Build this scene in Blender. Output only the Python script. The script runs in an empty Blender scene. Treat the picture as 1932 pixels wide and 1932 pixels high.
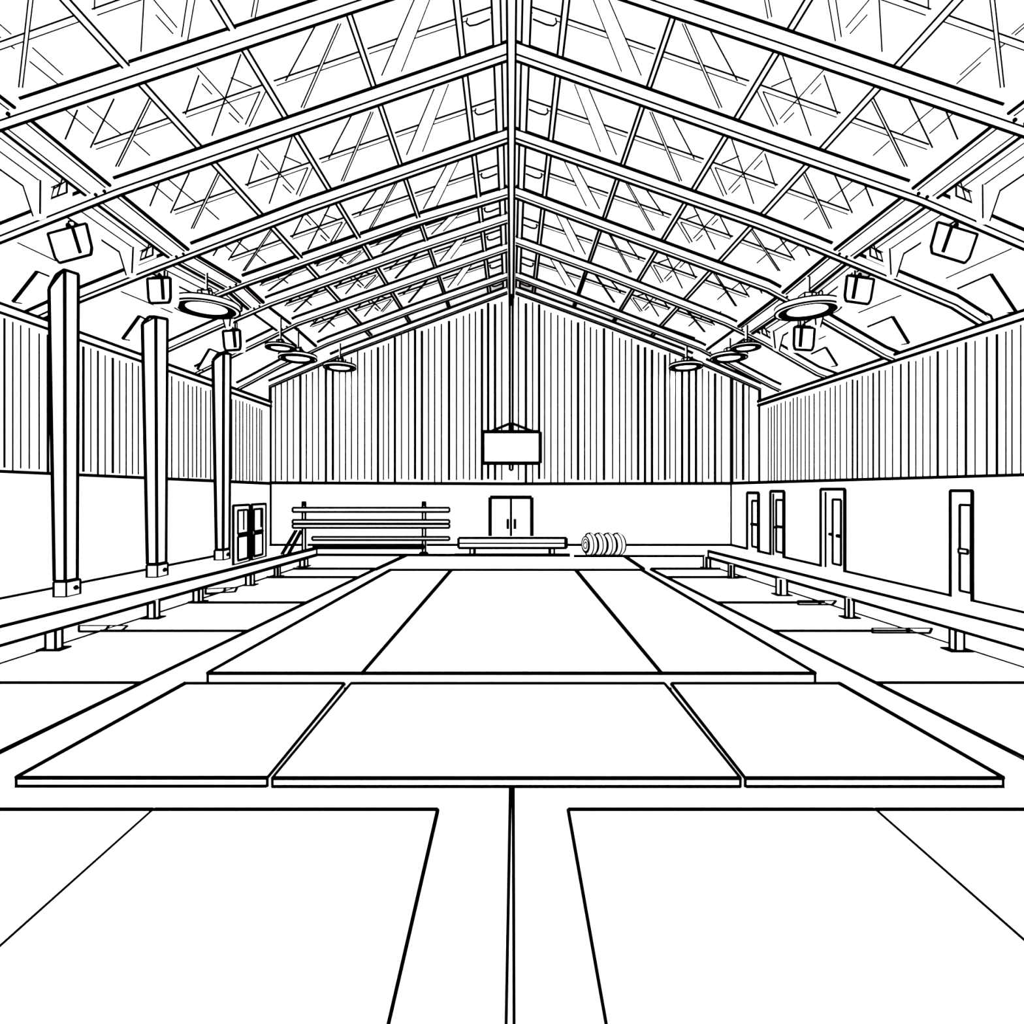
import bpy, math, random
from mathutils import Vector as V, Matrix

# ------------------------------------------------------------------ camera, world, exposure
SC = bpy.context.scene
COL = SC.collection
F, CX, HY, H = 1000.0, 965.0, 925.0, 2.31          # focal length in px, eye axis, eye height
cam = bpy.data.cameras.new('camera'); camo = bpy.data.objects.new('camera', cam); COL.objects.link(camo)
camo.location = (0, 0, H); camo.rotation_euler = (math.pi/2, 0, 0)
cam.sensor_width = 36; cam.lens = 36*F/1932; cam.shift_x = 1/1932; cam.shift_y = -(966-HY)/1932
cam.clip_end = 200
SC.camera = camo
w = bpy.data.worlds.new('daylight'); SC.world = w; w.use_nodes = True
w.node_tree.nodes['Background'].inputs[0].default_value = (1, 1, 1, 1)
w.node_tree.nodes['Background'].inputs[1].default_value = 3.0
SC.view_settings.view_transform = 'Standard'; SC.view_settings.look = 'None'
SC.view_settings.gamma = 1; SC.view_settings.use_curve_mapping = False
SC.view_settings.exposure = 1.0
SC.cycles.max_bounces = 10; SC.cycles.diffuse_bounces = 10
random.seed(4)

# ------------------------------------------------------------------ materials
def white(name, a, b, scale):
    m = bpy.data.materials.new(name); m.use_nodes = True; n = m.node_tree.nodes; l = m.node_tree.links
    p = n['Principled BSDF']; p.inputs['Roughness'].default_value = 1; p.inputs['Specular IOR Level'].default_value = 0
    t = n.new('ShaderNodeTexNoise'); t.inputs['Scale'].default_value = scale
    r = n.new('ShaderNodeMix'); r.data_type = 'RGBA'
    r.inputs[6].default_value = (a, a, a, 1); r.inputs[7].default_value = (b, b, b, 1)
    l.new(t.outputs['Fac'], r.inputs[0]); l.new(r.outputs[2], p.inputs['Base Color'])
    return m
STEEL = white('white_painted_steel', .95, .98, 6)
WALL = white('white_wall_paint', .95, .98, 2)
VINYL = white('white_mat_vinyl', .95, .98, 9)
FLOORM = white('white_floor_coating', .95, .98, 1)
WOOD = white('white_painted_wood', .95, .98, 12)
INK = bpy.data.materials.new('black_edge_line'); INK.use_nodes = True
_p = INK.node_tree.nodes['Principled BSDF']; _p.inputs['Base Color'].default_value = (0, 0, 0, 1)
_p.inputs['Specular IOR Level'].default_value = 0; _p.inputs['Roughness'].default_value = 1
LENS = bpy.data.materials.new('lit_lamp_lens'); LENS.use_nodes = True
_p = LENS.node_tree.nodes['Principled BSDF']; _p.inputs['Base Color'].default_value = (.95, .95, .95, 1)
_p.inputs['Emission Color'].default_value = (1, 1, 1, 1); _p.inputs['Emission Strength'].default_value = 2.0

# ------------------------------------------------------------------ helpers
WK = 1.34                                             # line weight
def at(x, y, d): return V(((x-CX)*d/F, d, H-(y-HY)*d/F))
def fl(x, y, z=0.0): return at(x, y, (H-z)*F/(y-HY))
class MB:
    def __init__(s): s.v = []; s.f = []; s.m = []
    def face(s, pts, mi=0):
        i = len(s.v); s.v += [V(p) for p in pts]; s.f.append(tuple(range(i, i+len(pts)))); s.m.append(mi)
    def hexa(s, c, mi=0):                             # c: 4 bottom then 4 top corners
        i = len(s.v); s.v += [V(p) for p in c]
        for q in ((3,2,1,0), (4,5,6,7), (0,1,5,4), (1,2,6,5), (2,3,7,6), (3,0,4,7)):
            s.f.append(tuple(i+k for k in q)); s.m.append(mi)
    def box(s, x0, x1, y0, y1, z0, z1, mi=0, ink=0, edges=None):
        c = [(x0,y0,z0), (x1,y0,z0), (x1,y1,z0), (x0,y1,z0), (x0,y0,z1), (x1,y0,z1), (x1,y1,z1), (x0,y1,z1)]
        s.hexa(c, mi); s.hexink(c, ink, edges); return c
    E12 = ((0,1), (1,2), (2,3), (3,0), (4,5), (5,6), (6,7), (7,4), (0,4), (1,5), (2,6), (3,7))
    def hexink(s, c, ink, edges=None):
        if ink:
            for a, b in (edges or s.E12): s.ink(c[a], c[b], ink)
    def tube(s, p, q, rp, rq, n=6, mi=1):
        p = V(p); q = V(q); ax = q-p
        if ax.length < 1e-6: return
        ax.normalize(); u = ax.orthogonal().normalized(); w_ = ax.cross(u)
        i = len(s.v)
        for (c, r) in ((p, rp), (q, rq)):
            for k in range(n):
                t = 2*math.pi*k/n; s.v.append(c+u*(r*math.cos(t))+w_*(r*math.sin(t)))
        for k in range(n):
            k2 = (k+1) % n; s.f.append((i+k, i+k2, i+n+k2, i+n+k)); s.m.append(mi)
        s.f.append(tuple(i+k for k in range(n-1, -1, -1))); s.m.append(mi)
        s.f.append(tuple(i+n+k for k in range(n))); s.m.append(mi)
    def ink(s, p, q, wpx=5):                          # a black edge line; tube added as a pen line, thicker with depth to look even
        p = V(p); q = V(q)
        s.tube(p, q, .5*wpx*WK*max(p.y, .8)/F, .5*wpx*WK*max(q.y, .8)/F)
    def inkpoly(s, pts, wpx=5, closed=False):
        pts = list(pts)
        for a, b in zip(pts, pts[1:]+(pts[:1] if closed else [])): 
            if (V(a)-V(b)).length > 1e-5: s.ink(a, b, wpx)
    def lathe(s, prof, c, n=32, mi=0, axis='Z', mis=None):
        c = V(c); i = len(s.v)
        for (r, h) in prof:
            for k in range(n):
                t = 2*math.pi*k/n; a, b = r*math.cos(t), r*math.sin(t)
                s.v.append(c + (V((a, b, h)) if axis == 'Z' else V((h, a, b))))
        for j in range(len(prof)-1):
            for k in range(n):
                k2 = (k+1) % n
                s.f.append((i+j*n+k, i+j*n+k2, i+(j+1)*n+k2, i+(j+1)*n+k)); s.m.append(mis[j] if mis else mi)
    def circ(s, c, r, wpx, n=32, axis='Z'):
        c = V(c); pts = []
        for k in range(n):
            t = 2*math.pi*k/n; a, b = r*math.cos(t), r*math.sin(t)
            pts.append(c + (V((a, b, 0)) if axis == 'Z' else V((0, a, b))))
        s.inkpoly(pts, wpx, True)
    def xf(s, mat):
        s.v = [mat @ p for p in s.v]
    def build(s, name, mat=STEEL, parent=None, mats=None):
        o0 = V(parent_world(parent)) if parent else V((0, 0, 0))
        me = bpy.data.meshes.new(name); me.from_pydata([tuple(p-o0) for p in s.v], [], s.f)
        for m in (mats or [mat, INK]): me.materials.append(m)
        me.polygons.foreach_set('material_index', s.m); me.update()
        o = bpy.data.objects.new(name, me); COL.objects.link(o)
        if parent: o.parent = parent
        return o
def parent_world(p):
    v = V((0, 0, 0))
    while p: v += p.location; p = p.parent
    return v
def tag(o, label, cat, group=None, kind=None):
    o['label'] = label; o['category'] = cat
    if group: o['group'] = group
    if kind: o['kind'] = kind
    return o
def thing(name, loc, label, cat, group=None):
    o = bpy.data.objects.new(name, None); COL.objects.link(o); o.location = loc; o.empty_display_size = .2
    return tag(o, label, cat, group)
def struct(o, label, cat): return tag(o, label, cat, kind='structure')

# ------------------------------------------------------------------ setting
BW = 22.0
def rz(X): X = abs(X); return 10.49-.332*X-.0018*X*X       # underside of the rafters across the hall
def XL(d): return -10.01-.075*(22-d)
def XRl(d): return 9.13+.0415*(22-d)
def XRu(d): return 10.3+.051*(22-d)
D0 = 0.3
b = MB(); b.face([(-13, -1, 0), (13, -1, 0), (13, BW+.3, 0), (-13, BW+.3, 0)])
b.ink(fl(600, 1049), fl(1075, 1050), 8); b.ink(fl(1083, 1051), fl(1330, 1051), 7)
b.ink(fl(963, 1487), fl(934, 3100), 5); b.ink(fl(968.5, 1487), fl(974, 3100), 5)
struct(b.build('floor', FLOORM), 'smooth white hall floor running to the back wall', 'floor')

for sd, nm in ((-1, 'left'), (1, 'right')):           # roof deck, one slope each
    b = MB(); xs = [0, 2, 4, 6, 8, 10, 12.6]
    for x0, x1 in zip(xs, xs[1:]):
        b.hexa([(sd*x0, D0-1, rz(x0)+.6), (sd*x1, D0-1, rz(x1)+.6), (sd*x1, BW+.2, rz(x1)+.6), (sd*x0, BW+.2, rz(x0)+.6),
                (sd*x0, D0-1, rz(x0)+.7), (sd*x1, D0-1, rz(x1)+.7), (sd*x1, BW+.2, rz(x1)+.7), (sd*x0, BW+.2, rz(x0)+.7)])
    def deck(x, y):
        rx, ry = (x-CX)/F, (HY-y)/F; lo, hi = 2., 40.
        for _ in range(50):
            m = (lo+hi)/2
            if ry*m+H < rz(rx*m)+.59: lo = m
            else: hi = m
        return at(x, y, lo)
    for p, q in ([((33, 458), (105, 492)), ((228, 550), (325, 590)), ((0, 70), (27, 92)), ((56, 116), (112, 161)), ((398, 662), (418, 668))] if sd < 0 else
                 [((1909, 469), (1785, 525)), ((1700, 557), (1620, 590)), ((1932, 52), (1880, 96)), ((1850, 118), (1805, 158)), ((1545, 640), (1558, 634))]):
        b.ink(deck(*p), deck(*q), 2)
    struct(b.build('ceiling' if sd < 0 else 'ceiling.001', WALL), 'white underside of the %s roof slope above the beams' % nm, 'ceiling')

RIBB = [519.8,530.9,542.3,553.6,566.8,578.1,589.6,600.8,615,628.1,640.6,652,663.1,674.8,688,700.8,713.1,723.4,733,745,757.5,770.7,783,796,808.4,820,832.8,847.1,861.2,874.4,885.8,897,909.2,920.9,933.9,946.5,978.1,992.2,1004.8,1017,1027.4,1039.4,1052.2,1065,1078,1090.5,1103,1114.1,1125.3,1139.4,1155.7,1168.8,1180,1191.5,1203.8,1216.8,1230,1242.4,1254.5,1263.6,1274.3,1286.7,1299.8,1313,1325.2,1336.9,1348.9,1361.1,1389.4,1401.9,1413]
BOLDB = {615,628.1,713.1,745,783,796,847.1,909.2,920.9,933.9,992.2,1017,1090.5,1139.4,1203.8,1216.8,1230,1254.5,1299.8,1313,1348.9,1401.9,566.8,1286.7}
RIBL = [7.9,23.8,38.7,54.9,73.5,90,107,125,141,156.7,171,184.3,198.1,212.2,225.3,237.7,249.5,260.5,272,283,294,304,314,323.6,336.9,346.2,354.7,362.9,370.6,378.5,387.8,397,405,413,421,429,437,444.5,451.7,457.6,465,470.8,476.3,483.7,489.6,493.4]
RIBR = [1449.9,1455.7,1461.2,1466.8,1474.2,1482,1491.3,1497.1,1504.6,1511.8,1519.8,1527.2,1536.4,1546.9,1557.3,1566.8,1576.3,1585.8,1597.8,1609,1618.1,1627.2,1638,1647.9,1659.3,1670.7,1684.2,1700.1,1715,1728.1,1741.5,1755,1769.7,1787.7,1806.3,1822.9,1839.9,1862.2,1881.3,1898,1909.6,1926]
ZS = 2.6
# back wall
b = MB()
b.box(-13, 13, BW, BW+.2, 0, ZS)
for x0, x1 in ((-12.6, -6), (-6, 0), (0, 6), (6, 12.6)):
    b.hexa([(x0, BW, ZS), (x1, BW, ZS), (x1, BW+.2, ZS), (x0, BW+.2, ZS), (x0, BW, rz(x0)+.59), (x1, BW, rz(x1)+.59), (x1, BW+.2, rz(x1)+.59), (x0, BW+.2, rz(x0)+.59)])
b.ink(at(510, 911, BW), at(965, 913, BW), 5); b.ink(at(965, 913, BW), at(1433, 912, BW), 5)
b.ink(at(508, 1030, BW), at(1380, 1030, BW), 7)
for x in RIBB:
    X = (x-CX)*BW/F; yt = 553+abs(x-965)*.362+.00002*(x-965)**2+(10 if random.random() < .7 else 3)
    b.ink(at(x, yt, BW), at(x, 912-random.choice((0, 6, 8)), BW), 4 if x in BOLDB else 2.2)
b.ink(at(1380, 708, BW), at(1380, 912, BW), 5.5)
b.ink(at(510, 726, BW), at(510, 1030, BW), 5); b.ink(at(1433, 735, BW), at(1433, 912, BW), 5)
struct(b.build('wall_back', WALL), 'white gable end wall, ribbed cladding above a plain lower band', 'wall')
# left wall
def eL(d): return 5.98+.0259*(22-d)
b = MB()
def sidewall(b, XF, d0, d1, z0a, z0b, z1a, z1b, t):
    b.hexa([(XF(d0), d0, z0a), (XF(d1), d1, z0b), (XF(d1)+t, d1, z0b), (XF(d0)+t, d0, z0a),
            (XF(d0), d0, z1a), (XF(d1), d1, z1b), (XF(d1)+t, d1, z1b), (XF(d0)+t, d0, z1a)])
sidewall(b, XL, D0, BW, 0, 0, eL(D0)-.2, eL(BW)-.19, -.15)
sl = lambda d: 2.596+.0108*(22-d)
b.ink((XL(D0), D0, sl(D0)), (XL(BW), BW, sl(BW)), 5)
b.ink((XL(D0), D0, 0), (XL(19), 19, 0), 7)
def wall_d(x, X0, k): return (X0+k*22)/((x-CX)/F+k)      # X(d)=X0+k*(22-d)
for x in [-60, -40, -24, -8]+RIBL:
    d = wall_d(x, -10.01, -.075); bt = 7+random.random()*6
    b.ink((XL(d), d, sl(d)+random.choice((.02, .08))), (XL(d), d, eL(d)-.2-bt*d/F), 2.4 if x > 320 else random.choice((2.2, 2.2, 3.2, 4)))
struct(b.build('wall_left', WALL), 'white left side wall with ribbed cladding above a plain band', 'wall')
b = MB(); sidewall(b, lambda d: XL(d)+.03, D0, BW, eL(D0)-.2, eL(BW)-.19, eL(D0), eL(BW), -.25)
b.ink((XL(D0)+.03, D0, eL(D0)), (XL(BW)+.03, BW, eL(BW)), 5); b.ink((XL(D0)+.03, D0, eL(D0)-.2), (XL(BW)+.03, BW, eL(BW)-.19), 4.5)
struct(b.build('trim_1', STEEL), 'white cap rail along the top of the left wall', 'trim')
# right wall: lower wall stands proud of the ribbed upper one
def eR(d): return 6.0+.0095*(22-d)
b = MB(); sidewall(b, XRl, D0, BW, 0, 0, ZS, ZS, 2.2)
b.ink((XRl(D0), D0, ZS), (XRl(BW), BW, ZS), 5)
b.ink((XRl(BW), BW, 0), (XRl(BW), BW, ZS), 4)
GAPS = [(1412, 1433), (1456, 1481), (1551, 1596), (1796, 1837)]
dd = lambda x: wall_d(x, 9.13, .0415)
ends = [BW]
for a, c in GAPS: ends += [dd(a), dd(c)]
ends.append(D0)
for i in range(0, len(ends), 2): b.ink((XRl(ends[i]), ends[i], 0), (XRl(ends[i+1]), ends[i+1], 0), 7)
struct(b.build('wall_right', WALL), 'plain white lower right wall with four doorways', 'wall')
b = MB(); sidewall(b, XRu, D0, BW, ZS, ZS, eR(D0)-.18, eR(BW)-.17, .15)
for x in RIBR+[1945, 1962, 1980]:
    d = wall_d(x, 10.3, .051); bt = 6+random.random()*6
    b.ink((XRu(d), d, ZS+.02*d/10), (XRu(d), d, eR(d)-.18-bt*d/F), 2.4 if x < 1600 else random.choice((2.2, 2.2, 3.2, 4)))
struct(b.build('wall_right_upper', WALL), 'ribbed white cladding of the upper right wall', 'wall')
b = MB(); sidewall(b, lambda d: XRu(d)-.06, D0, BW, eR(D0)-.19, eR(BW)-.17, eR(D0), eR(BW), .25)
b.ink((XRu(D0)-.06, D0, eR(D0)), (XRu(BW)-.06, BW, eR(BW)), 5); b.ink((XRu(D0)-.06, D0, eR(D0)-.19), (XRu(BW)-.06, BW, eR(BW)-.17), 4.5)
struct(b.build('trim_2', STEEL), 'white cap rail along the top of the right wall', 'trim')

# doors in the right wall
RD = [(1412, 1433, 930), (1456, 1481, 927), (1551, 1596, 923), (1796, 1837, 926)]
RDL = ['narrow glazed door in the right wall nearest the back corner', 'second glazed door from the back corner in the right wall',
       'double-framed glazed door midway along the right wall', 'glazed door with push bar, nearest along the right wall']
for i, (a, c, yt) in enumerate(RD):
    d1, d0 = dd(a), dd(c); zt = H-(yt-HY)*((d0+d1)/2)/F
    n = thing('door_%d' % (i+1), (XRl(d0), d0, 0), RDL[i], 'door'); n['kind'] = 'structure'
    P = lambda t, z, o=0.0: V((XRl(d1+(d0-d1)*t)-o, d1+(d0-d1)*t, z))
    def panel(b, t0, t1, z0, z1, o0, o1): b.hexa([P(t0, z0, o0), P(t1, z0, o0), P(t1, z0, o1), P(t0, z0, o1), P(t0, z1, o0), P(t1, z1, o0), P(t1, z1, o1), P(t0, z1, o1)])
    b = MB()
    panel(b, 0, .1, .0, zt, -.02, .03); panel(b, .93, 1, 0, zt, -.02, .03); panel(b, .1, .93, zt-.08, zt, -.02, .03)
    b.inkpoly([P(0, 0, .03), P(0, zt, .03), P(1, zt, .03), P(1, 0, .03)], 5)
    if i in (1, 2): b.ink(P(.2, .02, .03), P(.2, zt-.08, .03), 3)
    b.build('door_frame', WOOD, n)
    b = MB(); panel(b, .1, .93, .01, zt-.08, -.01, .012); lf = b.build('door_leaf', WOOD, n)
    b = MB(); t0, t1 = (.42, .93) if i != 2 else (.5, .84)
    panel(b, t0, t1, .17, zt-.3, .005, .016)
    b.inkpoly([P(t0, .17, .02), P(t0, zt-.3, .02), P(t1, zt-.3, .02), P(t1, .17, .02)], 4, True)
    if i < 2: b.ink(P(t0, zt*.46, .02), P(t1, zt*.46, .02), 5)
    b.build('door_glass', WALL, n)
    b = MB()
    if i == 3: b.hexa([P(.45, .98, .02), P(.86, .98, .02), P(.86, .98, .06), P(.45, .98, .06), P(.45, 1.07, .02), P(.86, 1.07, .02), P(.86, 1.07, .06), P(.45, 1.07, .06)]); b.inkpoly([P(.45, .98, .06), P(.86, .98, .06), P(.86, 1.07, .06), P(.45, 1.07, .06)], 3.5, True)
    else:
        b.ink(P(.40, 1.02, .05), P(.48, 1.02, .05), 5)
        if i == 2: b.ink(P(.72, 1.0, .05), P(.8, 1.0, .05), 6)
    b.build('push_bar' if i == 3 else 'door_handle', STEEL, n)
# double door in the back wall
n = thing('door_5', (0, BW, 0), 'white double door in the centre of the back wall', 'door'); n['kind'] = 'structure'
x0, x1, xm, zt = (922-CX)*.022, (1006-CX)*.022, (964-CX)*.022, H-(936-HY)*.022
b = MB(); y = BW-.05
b.box(x0, x0+.08, y, BW, 0, zt); b.box(x1-.08, x1, y, BW, 0, zt); b.box(x0+.08, x1-.08, y, BW, zt-.08, zt)
b.inkpoly([(x0+.06, y, 0), (x0+.06, y, zt-.05), (x1-.06, y, zt-.05), (x1-.06, y, 0)], 5.5); b.build('door_frame', WOOD, n)
for s_, (p, q), hx in ((0, (x0+.08, xm), 958), (1, (xm, x1-.08), 971.5)):
    b = MB(); b.box(p, q, BW-.03, BW, 0, zt-.08)
    if s_ == 0: b.ink((xm, BW-.04, 0), (xm, BW-.04, zt-.08), 3.5)
    lf = b.build('door_leaf', WOOD, n)
    b = MB(); b.ink(at(hx, 979, BW-.06), at(hx, 998, BW-.06), 4); b.build('door_handle', STEEL, lf)

# ------------------------------------------------------------------ roof frame
DL = [5.9, 8.19, 10.09, 12.48, 14.83, 16.2, 18.15, 20.5, 21.95]
DR = [5.9, 8.19, 10.09, 12.48, 14.83, 17.68, 20.5, 21.95]
RAFL = {1: [(957, -74), (735, 0), (480, 85), (0, 246), (-120, 286)], 2: [(957, 114), (500, 272), (228, 367), (0, 458), (-60, 482)],
        3: [(957, 269), (583, 400), (296, 511), (147, 571), (56, 612)], 4: [(957, 373), (780, 427), (469, 537), (404, 563)],
        5: [(957, 420), (780, 479), (512, 576), (400, 625), (317, 663), (265, 688)], 6: [(957, 474), (780, 536), (562, 613), (508, 640), (436, 675), (372, 706)],
        7: [(957, 526), (780, 589), (620, 650), (530, 692), (475, 722), (450, 735)], 8: [(957, 553), (780, 620), (650, 669), (510, 730)]}
RAFR = {1: [(973, -68), (1175, 0), (1452, 93), (1932, 258), (2100, 318)], 2: [(973, 114), (1459, 287), (1730, 382), (1932, 470), (1990, 492)],
        3: [(973, 269), (1424, 428), (1532, 470), (1795, 580), (1845, 612)], 4: [(973, 373), (1140, 436), (1446, 549), (1532, 596), (1664, 673), (1690, 684)],
        5: [(973, 462), (1140, 523), (1368, 613), (1438, 648), (1540, 707), (1570, 718)], 6: [(973, 526), (1140, 590), (1320, 660), (1455, 731), (1470, 738)],
        7: [(973, 553), (1140, 614), (1284, 669), (1433, 735)]}
ORD = ['nearest the camera', 'second from the camera', 'third from the camera', 'fourth from the camera', 'fifth from the camera', 'sixth from the camera', 'seventh from the camera', 'set against the back wall']
RAF = {}
def rafz(P, X):
    for a, c in zip(P, P[1:]):
        if abs(c.x) >= X or c is P[-1]:
            return a.z+(c.z-a.z)*(X-abs(a.x))/(abs(c.x)-abs(a.x))
def rafter(sd, i, pts, d2, label, last):
    wd, hh = .15, (.23 if not last else .22)
    P = [at(x, y, d2) for x, y in pts]
    Q = [p-V((0, wd, 0)) for p in P]; T = [q+V((0, 0, hh)) for q in Q]; S = [p+V((0, 0, hh)) for p in P]
    RAF[(sd, i)] = P
    n = thing('rafter', (P[0].x, d2, P[0].z), label, 'rafter', 'rafters of the %s roof slope' % ('left' if sd < 0 else 'right'))
    b = MB()
    for k in range(len(P)-1):
        b.hexa([Q[k], Q[k+1], P[k+1], P[k], T[k], T[k+1], S[k+1], S[k]])
    b.inkpoly(P, 5 if i < 5 else 4.2); b.inkpoly(Q, 2.6 if i < 4 else 2)
    tw = 5.2 if i < 5 else 4
    for a, c in zip(T, T[1:]):                        # the top edge breaks where the strut beam joins
        for u0, u1 in ((0., 7.46), (8.0, 30.)):
            xa, xc = abs(a.x), abs(c.x)
            lo, hi = max(xa, u0), min(xc, u1)
            if hi-lo > .02:
                g = lambda X: a+(c-a)*((X-xa)/(xc-xa))
                b.ink(g(lo), g(hi), tw)
    if i < 6 and not (sd < 0 and i == 4):             # rounded tail
        e, et = Q[-1], T[-1]
        tl = [et, et+V((sd*.16, 0, -.07)), et+V((sd*.22, 0, -.2)), e+V((sd*.2, 0, -.06)), e]
        b.hexa([tl[4], tl[3], tl[3]+V((0, wd, 0)), tl[4]+V((0, wd, 0)), tl[0], tl[2], tl[2]+V((0, wd, 0)), tl[0]+V((0, wd, 0))])
        b.hexa([tl[0]-V((0,0,.05)), tl[2], tl[2]+V((0, wd, 0)), tl[0]+V((0, wd, -.05)), tl[0], tl[1], tl[1]+V((0, wd, 0)), tl[0]+V((0, wd, 0))])
        b.inkpoly(tl, 4)
    b.build('beam', STEEL, n)
    if i < 7:
        for u in (.35, .62):
            for k in range(len(Q)-1):
                X = sd*(7.42+u*.6); 
                if min(abs(Q[k].x), abs(Q[k+1].x)) <= abs(X) < max(abs(Q[k].x), abs(Q[k+1].x)):
                    t = (X-Q[k].x)/(Q[k+1].x-Q[k].x); c = Q[k].lerp(Q[k+1], t)+V((0, -.005, .05))
                    m = MB(); m.lathe([(0, -.02), (.035, -.02), (.035, .01), (0, .01)], (0, 0, 0), 10, 1); m.xf(Matrix.Translation(c) @ Matrix.Rotation(math.pi/2, 4, 'X'))
                    m.build('bolt', STEEL, n)
for i, p in RAFL.items(): rafter(-1, i, p, DL[i], 'white steel rafter on the left roof slope, %s' % (ORD[i-1]), i == 8)
for i, p in RAFR.items(): rafter(1, i, p, DR[i], 'white steel rafter on the right roof slope, %s' % (ORD[i-1] if i < 7 else ORD[7]), i == 7)

# ridge beam
b = MB(); b.box(-.075, .075, D0, BW-.05, 10.28, 10.47); b.ink((-.075, D0, 10.28), (-.075, BW-.05, 10.28), 3.6); b.ink((.075, D0, 10.28), (.075, BW-.05, 10.28), 3.6)
tag(b.build('ridge_beam', STEEL), 'long white ridge beam along the peak of the roof', 'beam')

# purlins on top of the rafters
PUR = [(.19, .15, 'beside the ridge beam'), (.86, .10, 'first out from the ridge'), (2.54, .08, 'second out from the ridge'), (4.19, .09, 'third out from the ridge'), (5.8, .10, 'fourth out from the ridge')]
for sd, nm in ((-1, 'left'), (1, 'right')):
    for k, (x0, wd, wh) in enumerate(PUR):
        b = MB(); xa, xb = sd*x0, sd*(x0+wd); za, zb = rz(x0)+.25, rz(x0+wd)+.25
        b.hexa([(xa, D0, za), (xb, D0, zb), (xb, BW-.02, zb), (xa, BW-.02, za), (xa, D0, za+.2), (xb, D0, zb+.2), (xb, BW-.02, zb+.2), (xa, BW-.02, za+.2)])
        b.ink((xa, D0, za), (xa, BW-.02, za), 3.4); b.ink((xb, D0, zb), (xb, BW-.02, zb), 3.4)
        tag(b.build('purlin', STEEL), 'long white %s-slope purlin running to the back wall, %s' % (nm, wh), 'purlin', 'purlins of the %s roof slope' % nm)

BAYN = ['over the camera end', 'in the second bay', 'in the third bay', 'in the fourth bay', 'in the fifth bay', 'in the sixth bay', 'in the seventh bay', 'in the bay at the back wall']
def plane(x, y, off):                                  # pixel of the photo -> point on the roof slope
    rx, ry = (x-CX)/F, (HY-y)/F; lo, hi = 1., 60.
    for _ in range(60):
        m = (lo+hi)/2
        if ry*m+H < rz(rx*m)+off: lo = m
        else: hi = m
    return rx*lo, lo
# braces measured in the bay between the second and third left rafter: (kind, px, px)
LANES = [
  ('strap', [((846, 159), (797, 286), (819, 168), (767, 292))], []),
  ('rod', [((704, 211), (648, 342), (700, 211), (644, 341))], [((665, 219), (620, 304))]),
  ('rod', [((581, 316), (559, 367), (590, 315), (565, 370))], [((484, 283), (555, 362)), ((551, 263), (508, 388)), ((536, 299), (568, 313)), ((555, 259), (585, 303)), ((487, 295), (467, 355)), ((492, 308), (507, 324)), ((534, 353), (549, 368))]),
  ('rod', [((411, 326), (361, 431), (414, 330), (365, 431))], [((357, 331), (322, 406)), ((301, 348), (283, 393)), ((283, 348), (326, 384)), ((316, 342), (369, 386)), ((388, 396), (413, 418))]),
]
LN = ['between the two purlins nearest the ridge', 'between the second and third purlins', 'between the third and fourth purlins', 'between the fourth purlin and the strut beam']
DI, SP = 10.09, 2.39
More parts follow.
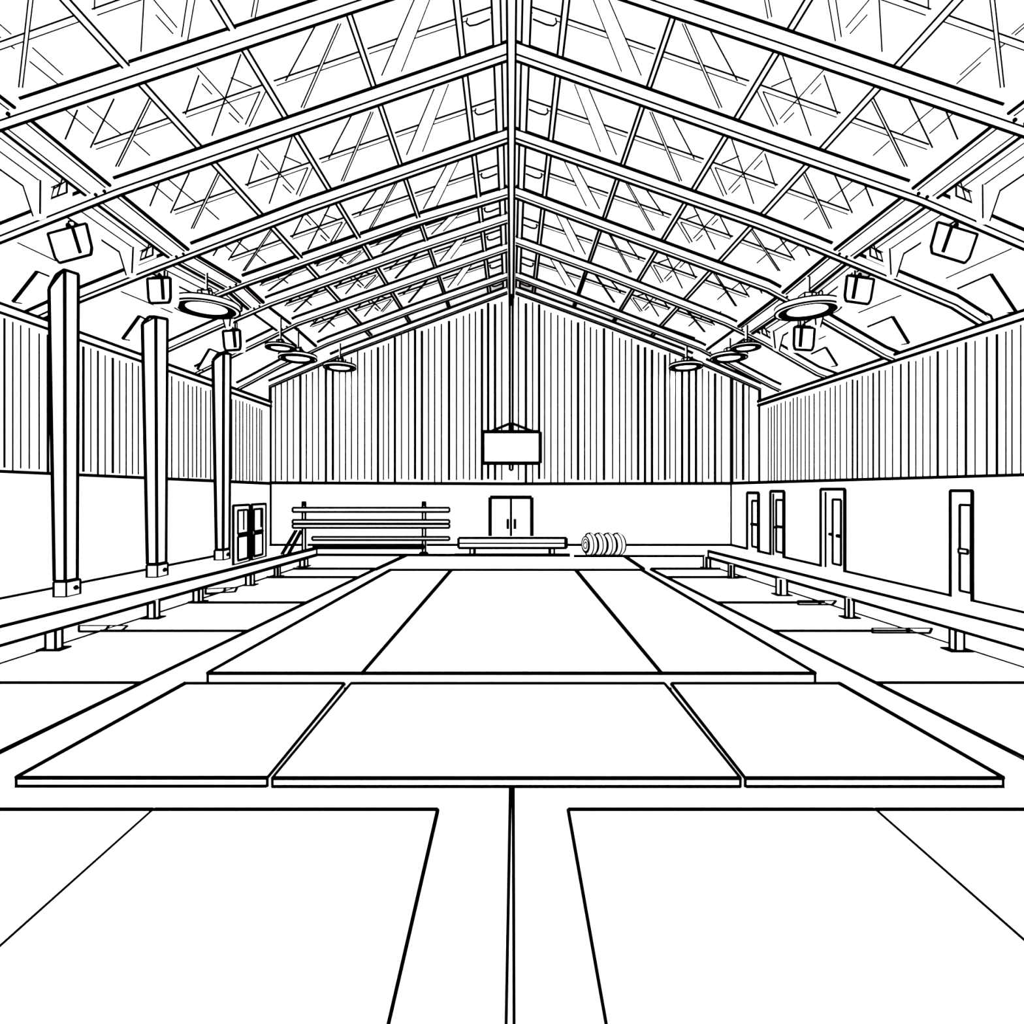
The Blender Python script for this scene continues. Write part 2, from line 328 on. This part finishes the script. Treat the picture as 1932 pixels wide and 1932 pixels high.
for sd, DS, nm in ((-1, DL, 'left'), (1, DR, 'right')):
    for j in range(len(DS)-1):
        d0, sp = DS[j], DS[j+1]-DS[j]
        # mid-bay joist, above the purlins
        dj = d0+.66*sp; n = MB(); xs = [.3, 2, 4, 5.6, 7.42]
        P = lambda x, y, o: V((sd*x, y, rz(x)+o))
        for a, c in zip(xs, xs[1:]):
            n.hexa([P(a, dj-.02, .47), P(c, dj-.02, .47), P(c, dj+.02, .47), P(a, dj+.02, .47), P(a, dj-.02, .59), P(c, dj-.02, .59), P(c, dj+.02, .59), P(a, dj+.02, .59)])
            n.ink(P(a, dj-.02, .53), P(c, dj-.02, .53), 2.8); n.ink(P(a, dj+.02, .47), P(c, dj+.02, .47), 1.9)
        # curved end plate beside the ridge
        e = [P(.78, dj-.06, .44), P(.8, dj-.06, .36), P(.74, dj-.06, .29), P(.62, dj-.06, .27), P(.38, dj-.06, .29)]
        n.inkpoly(e, 2.4)
        n.face([e[0], e[1], e[2], e[3], e[4], P(.38, dj-.06, .47), P(.78, dj-.06, .47)])
        n.face([p+V((0, .03, 0)) for p in (e[0], e[1], e[2], e[3], e[4], P(.38, dj-.06, .47), P(.78, dj-.06, .47))])
        tag(n.build('roof_joist', STEEL), 'thin white joist above the %s-slope purlins %s' % (nm, BAYN[j]), 'joist', 'joists of the %s roof slope' % nm)
        if j == len(DS)-2: continue
        for L, (kd, dbl, sng) in enumerate(LANES):
            def mp(px):
                X, d = plane(px[0], px[1], .40); t = (d-DI)/SP
                return V((-sd*X if X < 0 and sd > 0 else X, d0+t*sp, rz(X)+.40))
            c0 = mp(dbl[0][0]); n = thing('cross_brace', c0, 'thin %s-slope roof bracing %s, %s' % (nm, LN[L], BAYN[j]), 'brace', 'roof bracing of the %s slope' % nm)
            for q in dbl:
                b = MB(); a = [mp(p) for p in q]; up = V((0, 0, .03))
                b.hexa([a[0], a[1], a[3], a[2], a[0]+up, a[1]+up, a[3]+up, a[2]+up])
                b.ink(a[0], a[1], 1.9); b.ink(a[2], a[3], 1.9); b.build('brace_strap', STEEL, n)
            for p, q in sng:
                b = MB(); b.ink(mp(p)+V((0, 0, .05)), mp(q)+V((0, 0, .05)), 2.1); b.build('brace_rod', STEEL, n)
        # strut beam between neighbouring rafters
        y0, y1 = d0+.03, DS[j+1]-.19
        ra, rb = RAF.get((sd, j)) or RAF[(sd, j+1)], RAF[(sd, j+1)]
        P = lambda x, y, o: V((sd*x, y, rafz(ra, x)+(rafz(rb, x)-rafz(ra, x))*(y-d0)/sp+o))
        b = MB(); a, c = 7.5, 7.96
        b.hexa([P(a, y0, .08), P(c, y0, .08), P(c, y1, .08), P(a, y1, .08), P(a, y0, .22), P(c, y0, .22), P(c, y1, .22), P(a, y1, .22)])
        b.ink(P(a, y0, .08), P(a, y1, .08), 5.5 if j < 5 else 4.5); b.ink(P(c, y0, .08), P(c, y1, .08), 5 if j < 5 else 4)
        if j < 5: b.ink(P(a+.09, y0, .08), P(a+.09, y1, .08), 2.6); b.ink(P(c-.09, y0, .08), P(c-.09, y1, .08), 2.4)
        tag(b.build('strut_beam', STEEL), 'broad white strut beam joining %s-slope rafters %s' % (nm, BAYN[j]), 'beam', 'strut beams of the %s roof slope' % nm)
        # duct with a drop at its far end
        if j in (0, 1, 2, 3, 4):
            ye = y0+(.95 if j == 3 else .72)*(y1-y0)
            n = thing('air_duct', P(8.05, y0, 0), 'short white air duct outside the %s strut beam %s' % (nm, BAYN[j]), 'duct', 'air ducts of the %s roof slope' % nm)
            b = MB(); a, c = 8.03, 8.48
            C = [P(a, y0, .02), P(c, y0, 0), P(c, ye, 0), P(a, ye, .02), P(a, y0, .3), P(c, y0, .3), P(c, ye, .3), P(a, ye, .3)]
            b.hexa(C)
            b.ink(C[0], C[3], 2); b.ink(C[1], C[2], 3.2); b.ink(C[2], C[3], 2); b.ink(P(8.22, y0, .01), P(8.22, ye, .01), 2.2)
            b.build('duct_run', STEEL, n)
            b = MB(); zt, zb = 0., -.5
            C = [P(8.28, ye-.12, zb), P(8.4, ye-.12, zb), P(8.4, ye, zb), P(8.28, ye, zb), P(8.16, ye-.25, zt-.03), P(8.46, ye-.25, zt-.02), P(8.46, ye, zt-.02), P(8.16, ye, zt-.03)]
            b.hexa(C)
            for e in ((0, 4), (1, 5), (2, 6)): b.ink(C[e[0]], C[e[1]], 2.4)
            b.build('duct_drop', STEEL, n)
            if j == 3: continue
            n = MB(); xa, xb, ya = 8.03, 8.6, ye+.3*(y1-ye)
            C = [P(xa, ya, -.05), P(xb, ya, -.05), P(xb, ya+.12, -.05), P(xa, ya+.12, -.05), P(xa, ya, .3), P(xb, ya, .3), P(xb, ya+.12, .3), P(xa, ya+.12, .3)]
            n.hexa(C); n.hexink(C, 2.6, ((0, 1), (4, 5), (0, 4), (1, 5)))
            for u in (.3, .5, .7): n.ink(C[0].lerp(C[1], u), C[4].lerp(C[5], u-.2), 2.2)
            n.ink(C[0].lerp(C[4], .6), C[1].lerp(C[5], .2), 2.2)
            tag(n.build('louver_vent', STEEL), 'small white louvred vent beside the %s air duct %s' % (nm, BAYN[j]), 'vent', 'louvred vents of the %s slope' % nm)

# knee braces above the wall caps
for sd, sets, nm in ((-1, [((24, 570), (70, 512), (92, 521), 11.6), ((231, 640), (263, 596), (278, 604), 14.2), ((372, 697), (395, 658), (415, 666), 17.6)], 'left'),
                     (1, [((1917, 588), (1870, 517), (1806, 545), 11.6), ((1715, 648), (1684, 597), (1636, 617), 13.9), ((1580, 690), (1558, 655), (1530, 668), 16.6)], 'right')):
    for k, (a, c, e, d) in enumerate(sets):
        b = MB(); A, C, E = at(*a, d), at(*c, d), at(*e, d+.3)
        off = V((0, .12, 0))
        b.hexa([A, C, E, A.lerp(E, .5), A+off, C+off, E+off, A.lerp(E, .5)+off])
        b.ink(A, C, 4.5 if k < 2 else 3.5); b.ink(C, E, 3); b.ink(A, A+V((-sd*.2, 0, -.03)), 2)
        tag(b.build('gusset_plate', STEEL), 'white sloping gusset plate above the %s wall cap, %s' % (nm, ('nearest the camera', 'middle one', 'farthest from the camera')[k]), 'gusset', 'gusset plates above the %s wall' % nm)

# ------------------------------------------------------------------ lamps
LW = [('left', 390, 583, 13.6, .76, 'big round high-bay lamp under the left strut beam, nearest the camera'), ('left', 529, 657, 17.2, .44, 'small round high-bay lamp, farther left of the two hung close together'),
      ('left', 562, 677, 18.6, .62, 'round high-bay lamp on the left, lower of the two hung close together'), ('left', 641, 694, 21.3, .61, 'round high-bay lamp on the left in front of the back wall cladding'),
      ('right', 1523, 587, 13.6, .75, 'big round high-bay lamp under the right strut beam, nearest the camera'), ('right', 1407, 657, 17.2, .44, 'small round high-bay lamp, farther right of the two hung close together'),
      ('right', 1375, 676, 18.6, .6, 'round high-bay lamp on the right, lower of the two hung close together'), ('right', 1294, 693, 21.3, .63, 'round high-bay lamp on the right in front of the back wall cladding')]
for nm, x, y, d, R, lab in LW:
    c = at(x, y, d); zt = rz(c.x)+.09
    n = thing('high_bay_lamp', c, lab, 'lamp', 'round high-bay lamps')
    b = MB(); b.lathe([(.3*R, .28*R), (.45*R, .27*R), (R, .18*R), (R, 0), (.86*R, -.02*R), (.86*R, -.02*R), (.62*R, .02*R)], c, 40, 0, mis=[0, 0, 0, 0, 0, 1])
    b.circ(c+V((0, 0, .18*R)), R, 2.6, 40); b.circ(c, R, 3, 40); b.circ(c+V((0, 0, -.02*R)), .86*R, 3, 40); b.circ(c+V((0, 0, .27*R)), .45*R, 2.2, 24)
    b.build('lamp_housing', STEEL, n)
    b = MB(); b.lathe([(0, .02*R), (.62*R, .02*R)], c, 40); b.build('lamp_lens', mats=[LENS, INK], parent=n)
    b = MB(); g = .16*R*1.2; cc = c+V((0, 0, .28*R))
    b.box(cc.x-g, cc.x+g, d-g, d+g, cc.z, cc.z+g*1.5, ink=2.2); b.circ(cc+V((g*1.5, -g*1.5, g)), g*.6, 2.2, 14, 'X'); b.circ(cc+V((0, -g*1.1, g*1.2)), g*.5, 2.4, 12, 'X')
    b.build('ballast_box', STEEL, n)
    b = MB(); b.tube(cc+V((0, 0, g*1.5)), V((c.x, d, max(zt, cc.z+g*1.5+.1))), .03, .03, 8, 0); b.ink(cc+V((.04, -.04, g*1.5)), V((c.x+.04, d-.04, max(zt, cc.z+g*1.5+.1))), 2.2)
    b.build('hanger_rod', STEEL, n)
    ld = bpy.data.lights.new('lamp_light', 'AREA'); ld.shape = 'DISK'; ld.size = 1.2*R; ld.energy = 120
    lo = bpy.data.objects.new('lamp_light', ld); COL.objects.link(lo); lo.parent = n; lo.location = (0, 0, -.06)

# ------------------------------------------------------------------ hanging loudspeakers
SPK = [(147, 467, 10.35, .76, .6, -15, 'left', 'nearest the camera'), (309, 553, 12.66, .54, .58, -2, 'left', 'second from the camera'), (443, 645, 16.4, .52, .6, -4, 'left', 'third from the camera, beside the farthest column'),
       (1785, 466, 10.35, .8, .6, 17, 'right', 'nearest the camera'), (1612, 552, 12.66, .64, .6, 8, 'right', 'second from the camera'), (1511, 642, 15.3, .58, .64, 3, 'right', 'third from the camera')]
for x, y, d, wd, hh, tilt, nm, wh in SPK:
    c = at(x, y, d); n = thing('hanging_speaker', c, 'white loudspeaker hung under the %s rafters, %s' % (nm, wh), 'speaker', 'loudspeakers hung from the rafters')
    T = Matrix.Translation(c) @ Matrix.Rotation(math.radians(tilt), 4, 'Y')
    def tr(p): return T @ V(p)
    hw, dp = wd/2, .16
    sgn = 1 if nm == 'right' else -1
    pr = [(-hw, hh/2), (hw, hh/2), (hw*.96, -hh*.3), (hw*.82, -hh/2), (-hw*.82, -hh/2), (-hw*.96, -hh*.3)]
    b = MB(); fr = [tr((p[0], -dp, p[1])) for p in pr]; bk = [tr((p[0], dp, p[1])) for p in pr]
    b.face(fr[::-1]); b.face(bk)
    for k in range(6): b.face([fr[k], fr[(k+1) % 6], bk[(k+1) % 6], bk[k]])
    b.inkpoly(fr, 4, True); b.build('cabinet', STEEL, n)
    b = MB(); b.ink(tr((-sgn*hw*-.05-sgn*hw*.35, -dp-.01, hh*.5)), tr((-sgn*hw*.35, -dp-.01, -hh*.38)), 5); b.build('grille_edge', STEEL, n)
    b = MB(); zt = rz(c.x)-.01; tp = tr((0, 0, hh/2))
    b.box(tp.x-.06, tp.x+.06, d-.05, d+.05, tp.z-.05, max(zt, tp.z+.1), ink=2.6); b.ink(tr((-hw*.7, -.1, hh/2+.04)), tr((hw*.7, -.1, hh/2+.04)), 4.5)
    b.circ(tp+V((0, -.12, .06)), .05, 3, 10, 'X'); b.build('hanging_bracket', STEEL, n)

# ------------------------------------------------------------------ columns
CO = [((93, 545), (122, 509), (147, 517), (103, 123, 145, 1096), (101.5, 125, 151, 1098, 1127), 'nearest the camera'),
      ((269, 612), (294, 598), (315, 602), (278.5, 296, 312.5, 1064), (277, 297, 316, 1066, 1090), 'middle one'),
      ((402, 681), (422, 666), (434, 667), (408.5, 421, 432, 1037), (405, 421, 433, 1038, 1057.5), 'farthest')]
for tl, tm, trr, bo, ba, wh in CO:
    dF = H*F/(ba[4]-HY)                                # floor depth of the front face
    def side(xr, X): return X*F/(xr-CX)               # depth of the rear edge of the inner side
    n = thing('column', ((ba[1]-CX)*dF/F, dF, 0), 'white tapered post on a square shoe by the left wall, %s' % wh, 'column', 'posts along the left wall')
    Xm = (bo[1]-CX)*dF/F; b = MB()
    def sec(xl, xm, xr, yl, ym, yr):
        p = at(xl, yl, dF); q = at(xm, ym, dF); d2 = side(xr, q.x); r = V((q.x, d2, H-(yr-HY)*d2/F)); s_ = V((p.x, d2, p.z+(r.z-q.z)))
        return [p, q, r, s_]
    lo = sec(bo[0], bo[1], bo[2], bo[3], bo[3], HY+(bo[3]-HY)*dF/side(bo[2], Xm)); hi = sec(tl[0], tm[0], trr[0], tl[1], tm[1], trr[1])
    b.hexa(lo+hi)
    for a in (0, 1, 2): b.ink(lo[a], hi[a], 5 if a != 1 else 4.4)
    mid = hi[0].lerp(hi[1], .5)+V((0, 0, .1)); b.face([hi[0], hi[1], mid]); b.inkpoly([hi[0], mid, hi[1]], 5); b.ink(hi[1], hi[2], 5); b.ink(lo[0], lo[1], 4); b.ink(lo[1], lo[2], 4); b.ink(hi[0], hi[1], 2.6)
    b.build('shaft', WOOD, n)
    lo2 = sec(ba[0], ba[1], ba[2], ba[4]-3, ba[4], ba[4]-4); hi2 = sec(ba[0], ba[1], ba[2], ba[3], ba[3], ba[3]+1)
    for v in lo2: v.z = 0
    zt = hi2[0].z
    for v in hi2: v.z = zt
    b = MB(); b.hexa(lo2+hi2); b.hexink(lo2+hi2, 3.6, ((0, 1), (1, 2), (4, 5), (5, 6), (0, 4), (2, 6))); b.ink(lo2[1], hi2[1], 2.6); b.build('base_shoe', STEEL, n)
    b = MB(); m = lo2[1].lerp(hi2[2], .55)+V((.03, 0, .02)); b.ink(m, m+V((0, .04, -.06)), 6); b.build('bolt', STEEL, n)

# ------------------------------------------------------------------ low barrier rails
def rail(nm, sd, top, bot, posts, ends):
    (ta, tb), (ba, bb) = top, bot
    ta, ba = ta+(ta-tb)*.3, ba+(ba-bb)*.3
    n = thing('barrier_rail', (ta.x, ta.y, 0), 'long low white board rail on short posts along the %s side' % nm, 'barrier', 'low barrier rails')
    b = MB(); o = V((sd*.16, 0, 0))
    b.hexa([ba, bb, bb+o, ba+o, ta, tb, tb+o, ta+o])
    b.ink(ta, tb, 5.2); b.ink(ba, bb, 5.2); b.ink(tb, bb, 4); b.build('board', WOOD, n)
    for xl, xr, y in posts:
        f = fl((xl+xr)/2, y); k = f.y/F; tt = (f.y-ba.y)/(bb.y-ba.y); zb = ba.z+(bb.z-ba.z)*tt
        xo, xi = (xl, xl+.6*(xr-xl)) if sd < 0 else (xr, xr-.6*(xr-xl))      # outer and inner edge of the front face
        Xo, Xi = (xo-CX)*k, (xi-CX)*k; dr = Xi*F/((xr if sd < 0 else xl)-CX)
        m = MB(); c = m.box(min(Xo, Xi), max(Xo, Xi), f.y, dr, .045, zb+.02)
        m.hexink(c, 3.6, ((0, 4), (1, 5))); m.ink(c[2 if sd < 0 else 3], c[6 if sd < 0 else 7], 4)
        m.build('post', STEEL, n)
        m = MB(); xc, hw = (Xo+Xi)/2, abs(Xo-Xi)/2+.05; m.box(xc-hw-.05, xc+hw+.05, f.y-.05, dr+.05, .021, .046, 1); m.build('foot_plate', STEEL, n)
    return n
rail('left', -1, (at(-160, 1222, 5.82), at(597, 1034, 16.5)), (at(-160, 1264, 5.82), at(597, 1047, 16.5)),
     [(86, 117, 1230), (279, 300, 1170), (365, 382, 1139), (464, 479, 1107), (518, 528, 1090), (566, 580, 1071)], None)
rail('right', 1, (at(2090, 1228, 5.62), at(1337, 1040, 15.45)), (at(2090, 1272, 5.62), at(1337, 1052, 15.45)),
     [(1792, 1819, 1232), (1595, 1611, 1169), (1465, 1485, 1126), (1375, 1385, 1093), (1328, 1340, 1074)], None)

# ------------------------------------------------------------------ floor mats
SL = lambda d: -4.49+(d-4.65)*.0512
SR = lambda d: 4.4-(d-4.5)*.0346
OL = lambda d: -6.74+(d-7)*.053
OR = lambda d: 6.6-(d-7)*.07
TB = [1.6, 6.29, 8.59, 10.74, 13.83, 15.3]
TN = ['nearest the camera', 'second from the camera', 'third from the camera', 'fourth from the camera', 'farthest, beside the end of the rail']
for sd, I, O, nm in ((-1, SL, OL, 'left'), (1, SR, OR, 'right')):
    for k in range(5):
        a, c = TB[k], TB[k+1]-.005; g = .02; b = MB()
        C = [(I(a), a, 0.001), (O(a), a, 0.001), (O(c), c, 0.001), (I(c), c, 0.001), (I(a), a, g), (O(a), a, g), (O(c), c, g), (I(c), c, g)]
        if sd > 0: C = [C[1], C[0], C[3], C[2], C[5], C[4], C[7], C[6]]
        i0, i1, o0, o1 = ((4, 7, 5, 6) if sd < 0 else (5, 6, 4, 7))
        b.hexa(C); b.ink(C[i0], C[i1], 5); b.ink(C[i1], C[o1], 7); b.ink(C[o0], C[o1], 4)
        if k == 0: b.ink(V(C[i0])-V((sd*.04, 0, g)), V(C[i1])-V((sd*.0, 0, g)), 3); b.ink(V(C[i0])+V((sd*.02, 0, 0)), V(C[i1])+V((sd*.01, 0, 0)), 2)
        tag(b.build('side_mat', VINYL), 'thin white floor mat beside the %s barrier rail, %s' % (nm, TN[k]), 'mat', 'thin mats beside the %s rail' % nm)
for (p, q, nm) in (((765, 1050), (707, 1077), 'left'), ((1180, 1052), (1214, 1075), 'right')):
    b = MB(); A, B_ = fl(*p), fl(*q); o = V((-.04, 0, 0)); u = V((0, 0, .02))
    b.hexa([A, B_, B_+o, A+o, A+u, B_+u, B_+o+u, A+o+u]); b.ink(A+u, B_+u, 6)
    tag(b.build('floor_strip', VINYL), 'short black floor strip at the far %s corner of the thick mats' % nm, 'strip')
FLW = 1.35
def mat(name, x0f, x1f, x0b, x1b, d0, d1, z0, z1, label, group, front=5, left=5, right=5, back=4, corners=4):
    b = MB(); C = [V((x0f, d0, z0)), V((x1f, d0, z0)), V((x1b, d1, z0)), V((x0b, d1, z0)), V((x0f, d0, z1)), V((x1f, d0, z1)), V((x1b, d1, z1)), V((x0b, d1, z1))]
    b.hexa(C)
    if front: b.ink(C[4], C[5], front*1.15); b.ink(C[0], C[1], front*1.35)
    if left: b.ink(C[4], C[7], left*1.3)
    if right: b.ink(C[5], C[6], right*1.3)
    if back: b.ink(C[7], C[6], back*1.7)
    if corners and left: b.ink(C[0], C[4], corners)
    if corners and right: b.ink(C[1], C[5], corners)
    return tag(b.build(name, VINYL), label, 'mat', group)
g1 = 'low mats in front of the thick mats'
mat('landing_mat', -3.857, -1.903, -3.774, -1.935, 4.13, 6.13, .001, .07, 'low white mat at the front left, in front of the thick mats', g1, right=3.6, left=6)
mat('landing_mat', -1.86, 1.78, -1.86, 1.772, 4.125, 6.13, .001, .07, 'wide low white mat at the front centre, in front of the thick mats', g1, left=3.6, right=3.6)
mat('landing_mat', 1.82, 3.825, 1.85, 3.79, 4.125, 6.13, .001, .07, 'low white mat at the front right, in front of the thick mats', g1, left=3.6, right=6)
g2 = 'thick runway mats'
mat('runway_mat', -3.518, -1.735, -3.2, -1.6, 6.14, 13.95, .001, .19, 'thick white runway mat strip on the left of three', g2, right=0, corners=4)
mat('runway_mat', -1.73, 1.735, -1.595, 1.7, 6.14, 13.95, .001, .19, 'thick white runway mat strip in the middle of three', g2, left=5, right=5, corners=0)
mat('runway_mat', 1.74, 3.515, 1.705, 3.44, 6.14, 13.95, .001, .19, 'thick white runway mat strip on the right of three', g2, left=0, corners=4)
g3 = 'flat foreground mats'
def fmat(xs, label, lk, rk):
    (a0, a1) = xs; y0, y1, z = 1.5, 3.81, .012; b = MB()
    c = b.box(a0, a1, y0, y1, .001, z)
    b.ink(c[6], c[7], 6.8)
    if lk: b.ink(c[4], c[7], lk*1.05)
    if rk: b.ink(c[5], c[6], rk*1.05)
    tag(b.build('floor_mat', VINYL), label, 'mat', g3)
fmat((-5.6, -2.58), 'flat white mat in the lower left corner of the foreground', 0, 4)
fmat((-2.57, -.53), 'flat white foreground mat just left of the centre line', 0, 5.5)
fmat((.408, 2.61), 'flat white foreground mat just right of the centre line', 5.5, 0)
fmat((2.62, 5.6), 'flat white mat in the lower right corner of the foreground', 4, 0)

# flat boards lying under the rails
for pts, lab in (([(149, 1181), (240, 1181), (228, 1191), (149, 1191)], 'short flat board under the left rail, nearer one'), ([(388, 1112), (447, 1109), (443, 1117), (388, 1120)], 'short flat board under the left rail, farther one'),
                 ([(1646, 1186), (1758, 1186), (1754, 1194), (1646, 1194)], 'short flat board under the right rail, nearer one'), ([(1506, 1134), (1577, 1134), (1570, 1141), (1506, 1141)], 'short flat board under the right rail, farther one')):
    b = MB(); P = [fl(x, y, .03) for x, y in pts]; Q = [V((p.x, p.y, .021)) for p in P]
    b.hexa(Q+P); b.inkpoly(P, 3.4, True); b.ink(P[0].lerp(P[1], .62), P[3].lerp(P[2], .62), 4)
    tag(b.build('floor_board', WOOD), lab, 'board', 'flat boards under the rails')

# ------------------------------------------------------------------ back of the hall
# board rack
d = 19.2; sc = d/F
n = thing('board_rack', at(573, 1045, d), 'long white rack of horizontal boards on two posts by the back wall', 'rack')
n.location.z = 0
for x in (573.5, 800):
    b = MB(); p, q = at(x-4, 948, d), at(x+4, 1046, d); b.box(p.x, q.x, d, d+.12, 0, p.z); b.ink((p.x+.02, d-.01, 0), (p.x+.02, d-.01, p.z), 3); b.ink((q.x-.02, d-.01, 0), (q.x-.02, d-.01, p.z), 3); b.ink((p.x, d, p.z), (q.x, d, p.z), 4); b.ink((p.x, d, p.z-.08), (q.x, d, p.z-.08), 5)
    b.build('post', STEEL, n)
    b = MB(); b.box(p.x-.06, q.x+.06, d-.05, d+.2, 0.001, .06, ink=3, edges=((0, 1), (4, 5), (0, 4), (1, 5))); b.build('foot', STEEL, n)
for xl, xr, ya, yb in ((552, 848, 958, 966), (552, 848, 981, 988), (552, 848, 989, 996), (589, 848, 1013, 1019)):
    b = MB(); p, q = at(xl, ya, d-.12), at(xr, yb, d-.12); c = b.box(p.x, q.x, d-.12, d-.03, q.z, p.z); b.hexink(c, 3.4, ((0, 1), (4, 5), (0, 4), (1, 5))); b.build('board', WOOD, n)
b = MB(); p, q = at(592, 1029, d-.12), at(800, 1034, d-.12); c = b.box(p.x, q.x, d-.12, d-.03, q.z, p.z); b.hexink(c, 4.5, ((0, 1), (4, 5), (0, 4), (1, 5))); b.build('bottom_beam', WOOD, n)
for s_ in (0, 1):
    b = MB(); A, B_ = at(530+12*s_, 1044, d-.3), at(557+10*s_, 1000, d-.05); A.z = .02; o = V((.07, 0, 0)); u = V((0, .05, 0)); b.hexa([A, A+o, A+o+u, A+u, B_, B_+o, B_+o+u, B_+u]); b.ink(A, B_, 3); b.ink(A+o, B_+o, 3); b.build('brace', STEEL, n)
# low padded bench
d = 18.6
n = thing('padded_bench', at(967, 1050, d), 'low long white padded bench in front of the double door', 'bench'); n.location.z = 0
p, q = at(865, 1015, d), at(1069, 1034, d)
b = MB(); c = b.box(p.x, q.x, d, d+.7, q.z, p.z); b.hexink(c, 4, ((0, 1), (4, 5), (0, 4), (1, 5))); zz = H-(1025-HY)*d/F; b.ink((p.x, d, zz), (q.x, d, zz), 2.4); b.ink(at(1067, 1016, d-.01), at(1067, 1033, d-.01), 4); b.build('pad', VINYL, n)
for x in (890.5, 1042):
    for y in (d+.02, d+.55):
        b = MB(); X = (x-CX)*d/F; c = b.box(X-.07, X+.07, y, y+.1, .04, q.z); b.hexink(c, 3, ((0, 4), (1, 5))); b.build('leg', STEEL, n)
b = MB(); p, q = at(858, 1050, d), at(1075, 1050, d); b.box(p.x, q.x, d, d+.7, .001, .04); b.ink((p.x, d-.01, .03), (q.x, d-.01, .03), 6); b.build('base_plate', STEEL, n)
# rolled mats
d = 18.5; R = .39
for k in range(4):
    x = 1113+k*17.5; c = at(x, 0, d); c.z = R+.02
    b = MB(); hw = .15
    prof = [(0, -hw), (R*.7, -hw), (R*.88, -hw*.8), (R, -hw*.2), (R, hw*.2), (R*.88, hw*.8), (R*.7, hw), (0, hw)]
    b.lathe(prof, (0, 0, 0), 28, 0, 'X')
    T = Matrix.Translation(c+V((0, .1, 0))) @ Matrix.Rotation(math.radians(20), 4, 'Z')
    b.v = [T @ v for v in b.v]
    for sg in (-1, 1):
        b.inkpoly([T @ V((sg*(hw+.008), (.06+.2*t/40)*math.cos(t*.3), (.06+.2*t/40)*math.sin(t*.3))) for t in range(41)], 1.8)
    for hx, rr, w_ in ((hw*.86, .86, 3), (-hw*.3, 1.0, 1.8)):
        b.inkpoly([T @ V((hx, R*rr*math.cos(t*2*math.pi/28), R*rr*math.sin(t*2*math.pi/28))) for t in range(28)], w_, True)
    b.inkpoly([T @ V((-hw, R*.72*math.cos(t*2*math.pi/28), R*.72*math.sin(t*2*math.pi/28))) for t in range(28)], 2.2, True)
    for sz in (1, -1): b.inkpoly([T @ V((h_, 0, sz*q_)) for q_, h_ in prof[1:-1]], 3)
    tag(b.build('rolled_mat', VINYL), 'rolled white mat right of the bench, %s in the row of four' % ('leftmost', 'second from left', 'third from left', 'rightmost')[k], 'rolled mat', 'rolled mats by the back wall')
# hanging sign on its pole
d = 21.6
n = thing('hanging_sign', at(965, 875, d), 'blank white rectangular board hung on a pole from the ridge', 'sign')
b = MB(); p, q = at(911, 815, d), at(1019, 874, d); c = b.box(p.x, q.x, d-.06, d, q.z, p.z); b.hexink(c, 5.5, ((0, 1), (4, 5), (0, 4), (1, 5))); b.build('panel', WOOD, n)
b = MB(); X = (964.5-CX)*d/F; b.box(X-.06, X+.06, d+.01, d+.1, at(0, 887, d).z, 10.28)
for s_ in (-1, 1): b.ink((X+s_*.06, d, at(0, 887, d).z), (X+s_*.06, d, 10.3), 3.4)
b.ink((X-.06, d, at(0, 887, d).z), (X+.06, d, at(0, 887, d).z), 3)
b.ink(at(964.5, 556, d), at(964.5, 577, d), 8); b.build('pole', STEEL, n)
b = MB(); a = at(964.5, 798, d-.03); b.ink(a, at(928, 813, d-.03), 4); b.ink(a, at(1003, 813, d-.03), 4); b.ink(a, at(964.5, 813, d-.03), 8); b.build('hanging_wire', STEEL, n)
# framed door panels standing between the left rail and the wall
for k, (xa, xb, lab) in enumerate(((440, 470, 'tall framed glazed panel behind the left rail, nearer the camera'), (475, 501, 'tall framed glazed panel behind the left rail, nearer the back wall'))):
    X = -8.55; da, db = X*F/(xa-CX), X*F/(xb-CX); zt = 1.84
    n = thing('glazed_panel', (X, da, 0), lab, 'door', 'glazed panels behind the left rail')
    P = lambda t, z, o=0.0: V((X+o, da+(db-da)*t, z))
    def pn(b, t0, t1, z0, z1, o0, o1): b.hexa([P(t0, z0, o0), P(t1, z0, o0), P(t1, z0, o1), P(t0, z0, o1), P(t0, z1, o0), P(t1, z1, o0), P(t1, z1, o1), P(t0, z1, o1)])
    b = MB(); pn(b, 0, 1, .0, zt, -.05, 0); b.inkpoly([P(0, 0), P(0, zt), P(1, zt), P(1, 0)], 4, True); b.build('frame', WOOD, n)
    b = MB(); t0, t1 = (.25, .86) if k == 0 else (.12, .72)
    pn(b, t0, t1, .95, zt-.16, -.01, .012); b.inkpoly([P(t0, .95, .014), P(t0, zt-.16, .014), P(t1, zt-.16, .014), P(t1, .95, .014)], 3.4, True); b.ink(P(.6, 1.05, .016), P(.6, zt-.2, .016), 3.2); b.build('glass', WALL, n)
    b = MB(); pn(b, t0, t1, .12, .9, -.01, .012); b.inkpoly([P(t0, .12, .014), P(t0, .86, .014), P(t1, .86, .014), P(t1, .12, .014)], 4, True)
    if k == 0: b.ink(P(.95, .2, .014), P(.95, .9, .014), 5)
    b.build('lower_panel', WOOD, n)
    b = MB(); b.ink(P(.2 if k else .3, .92, .03), P(.7 if k else .9, .92, .03), 5); b.build('middle_rail', WOOD, n)
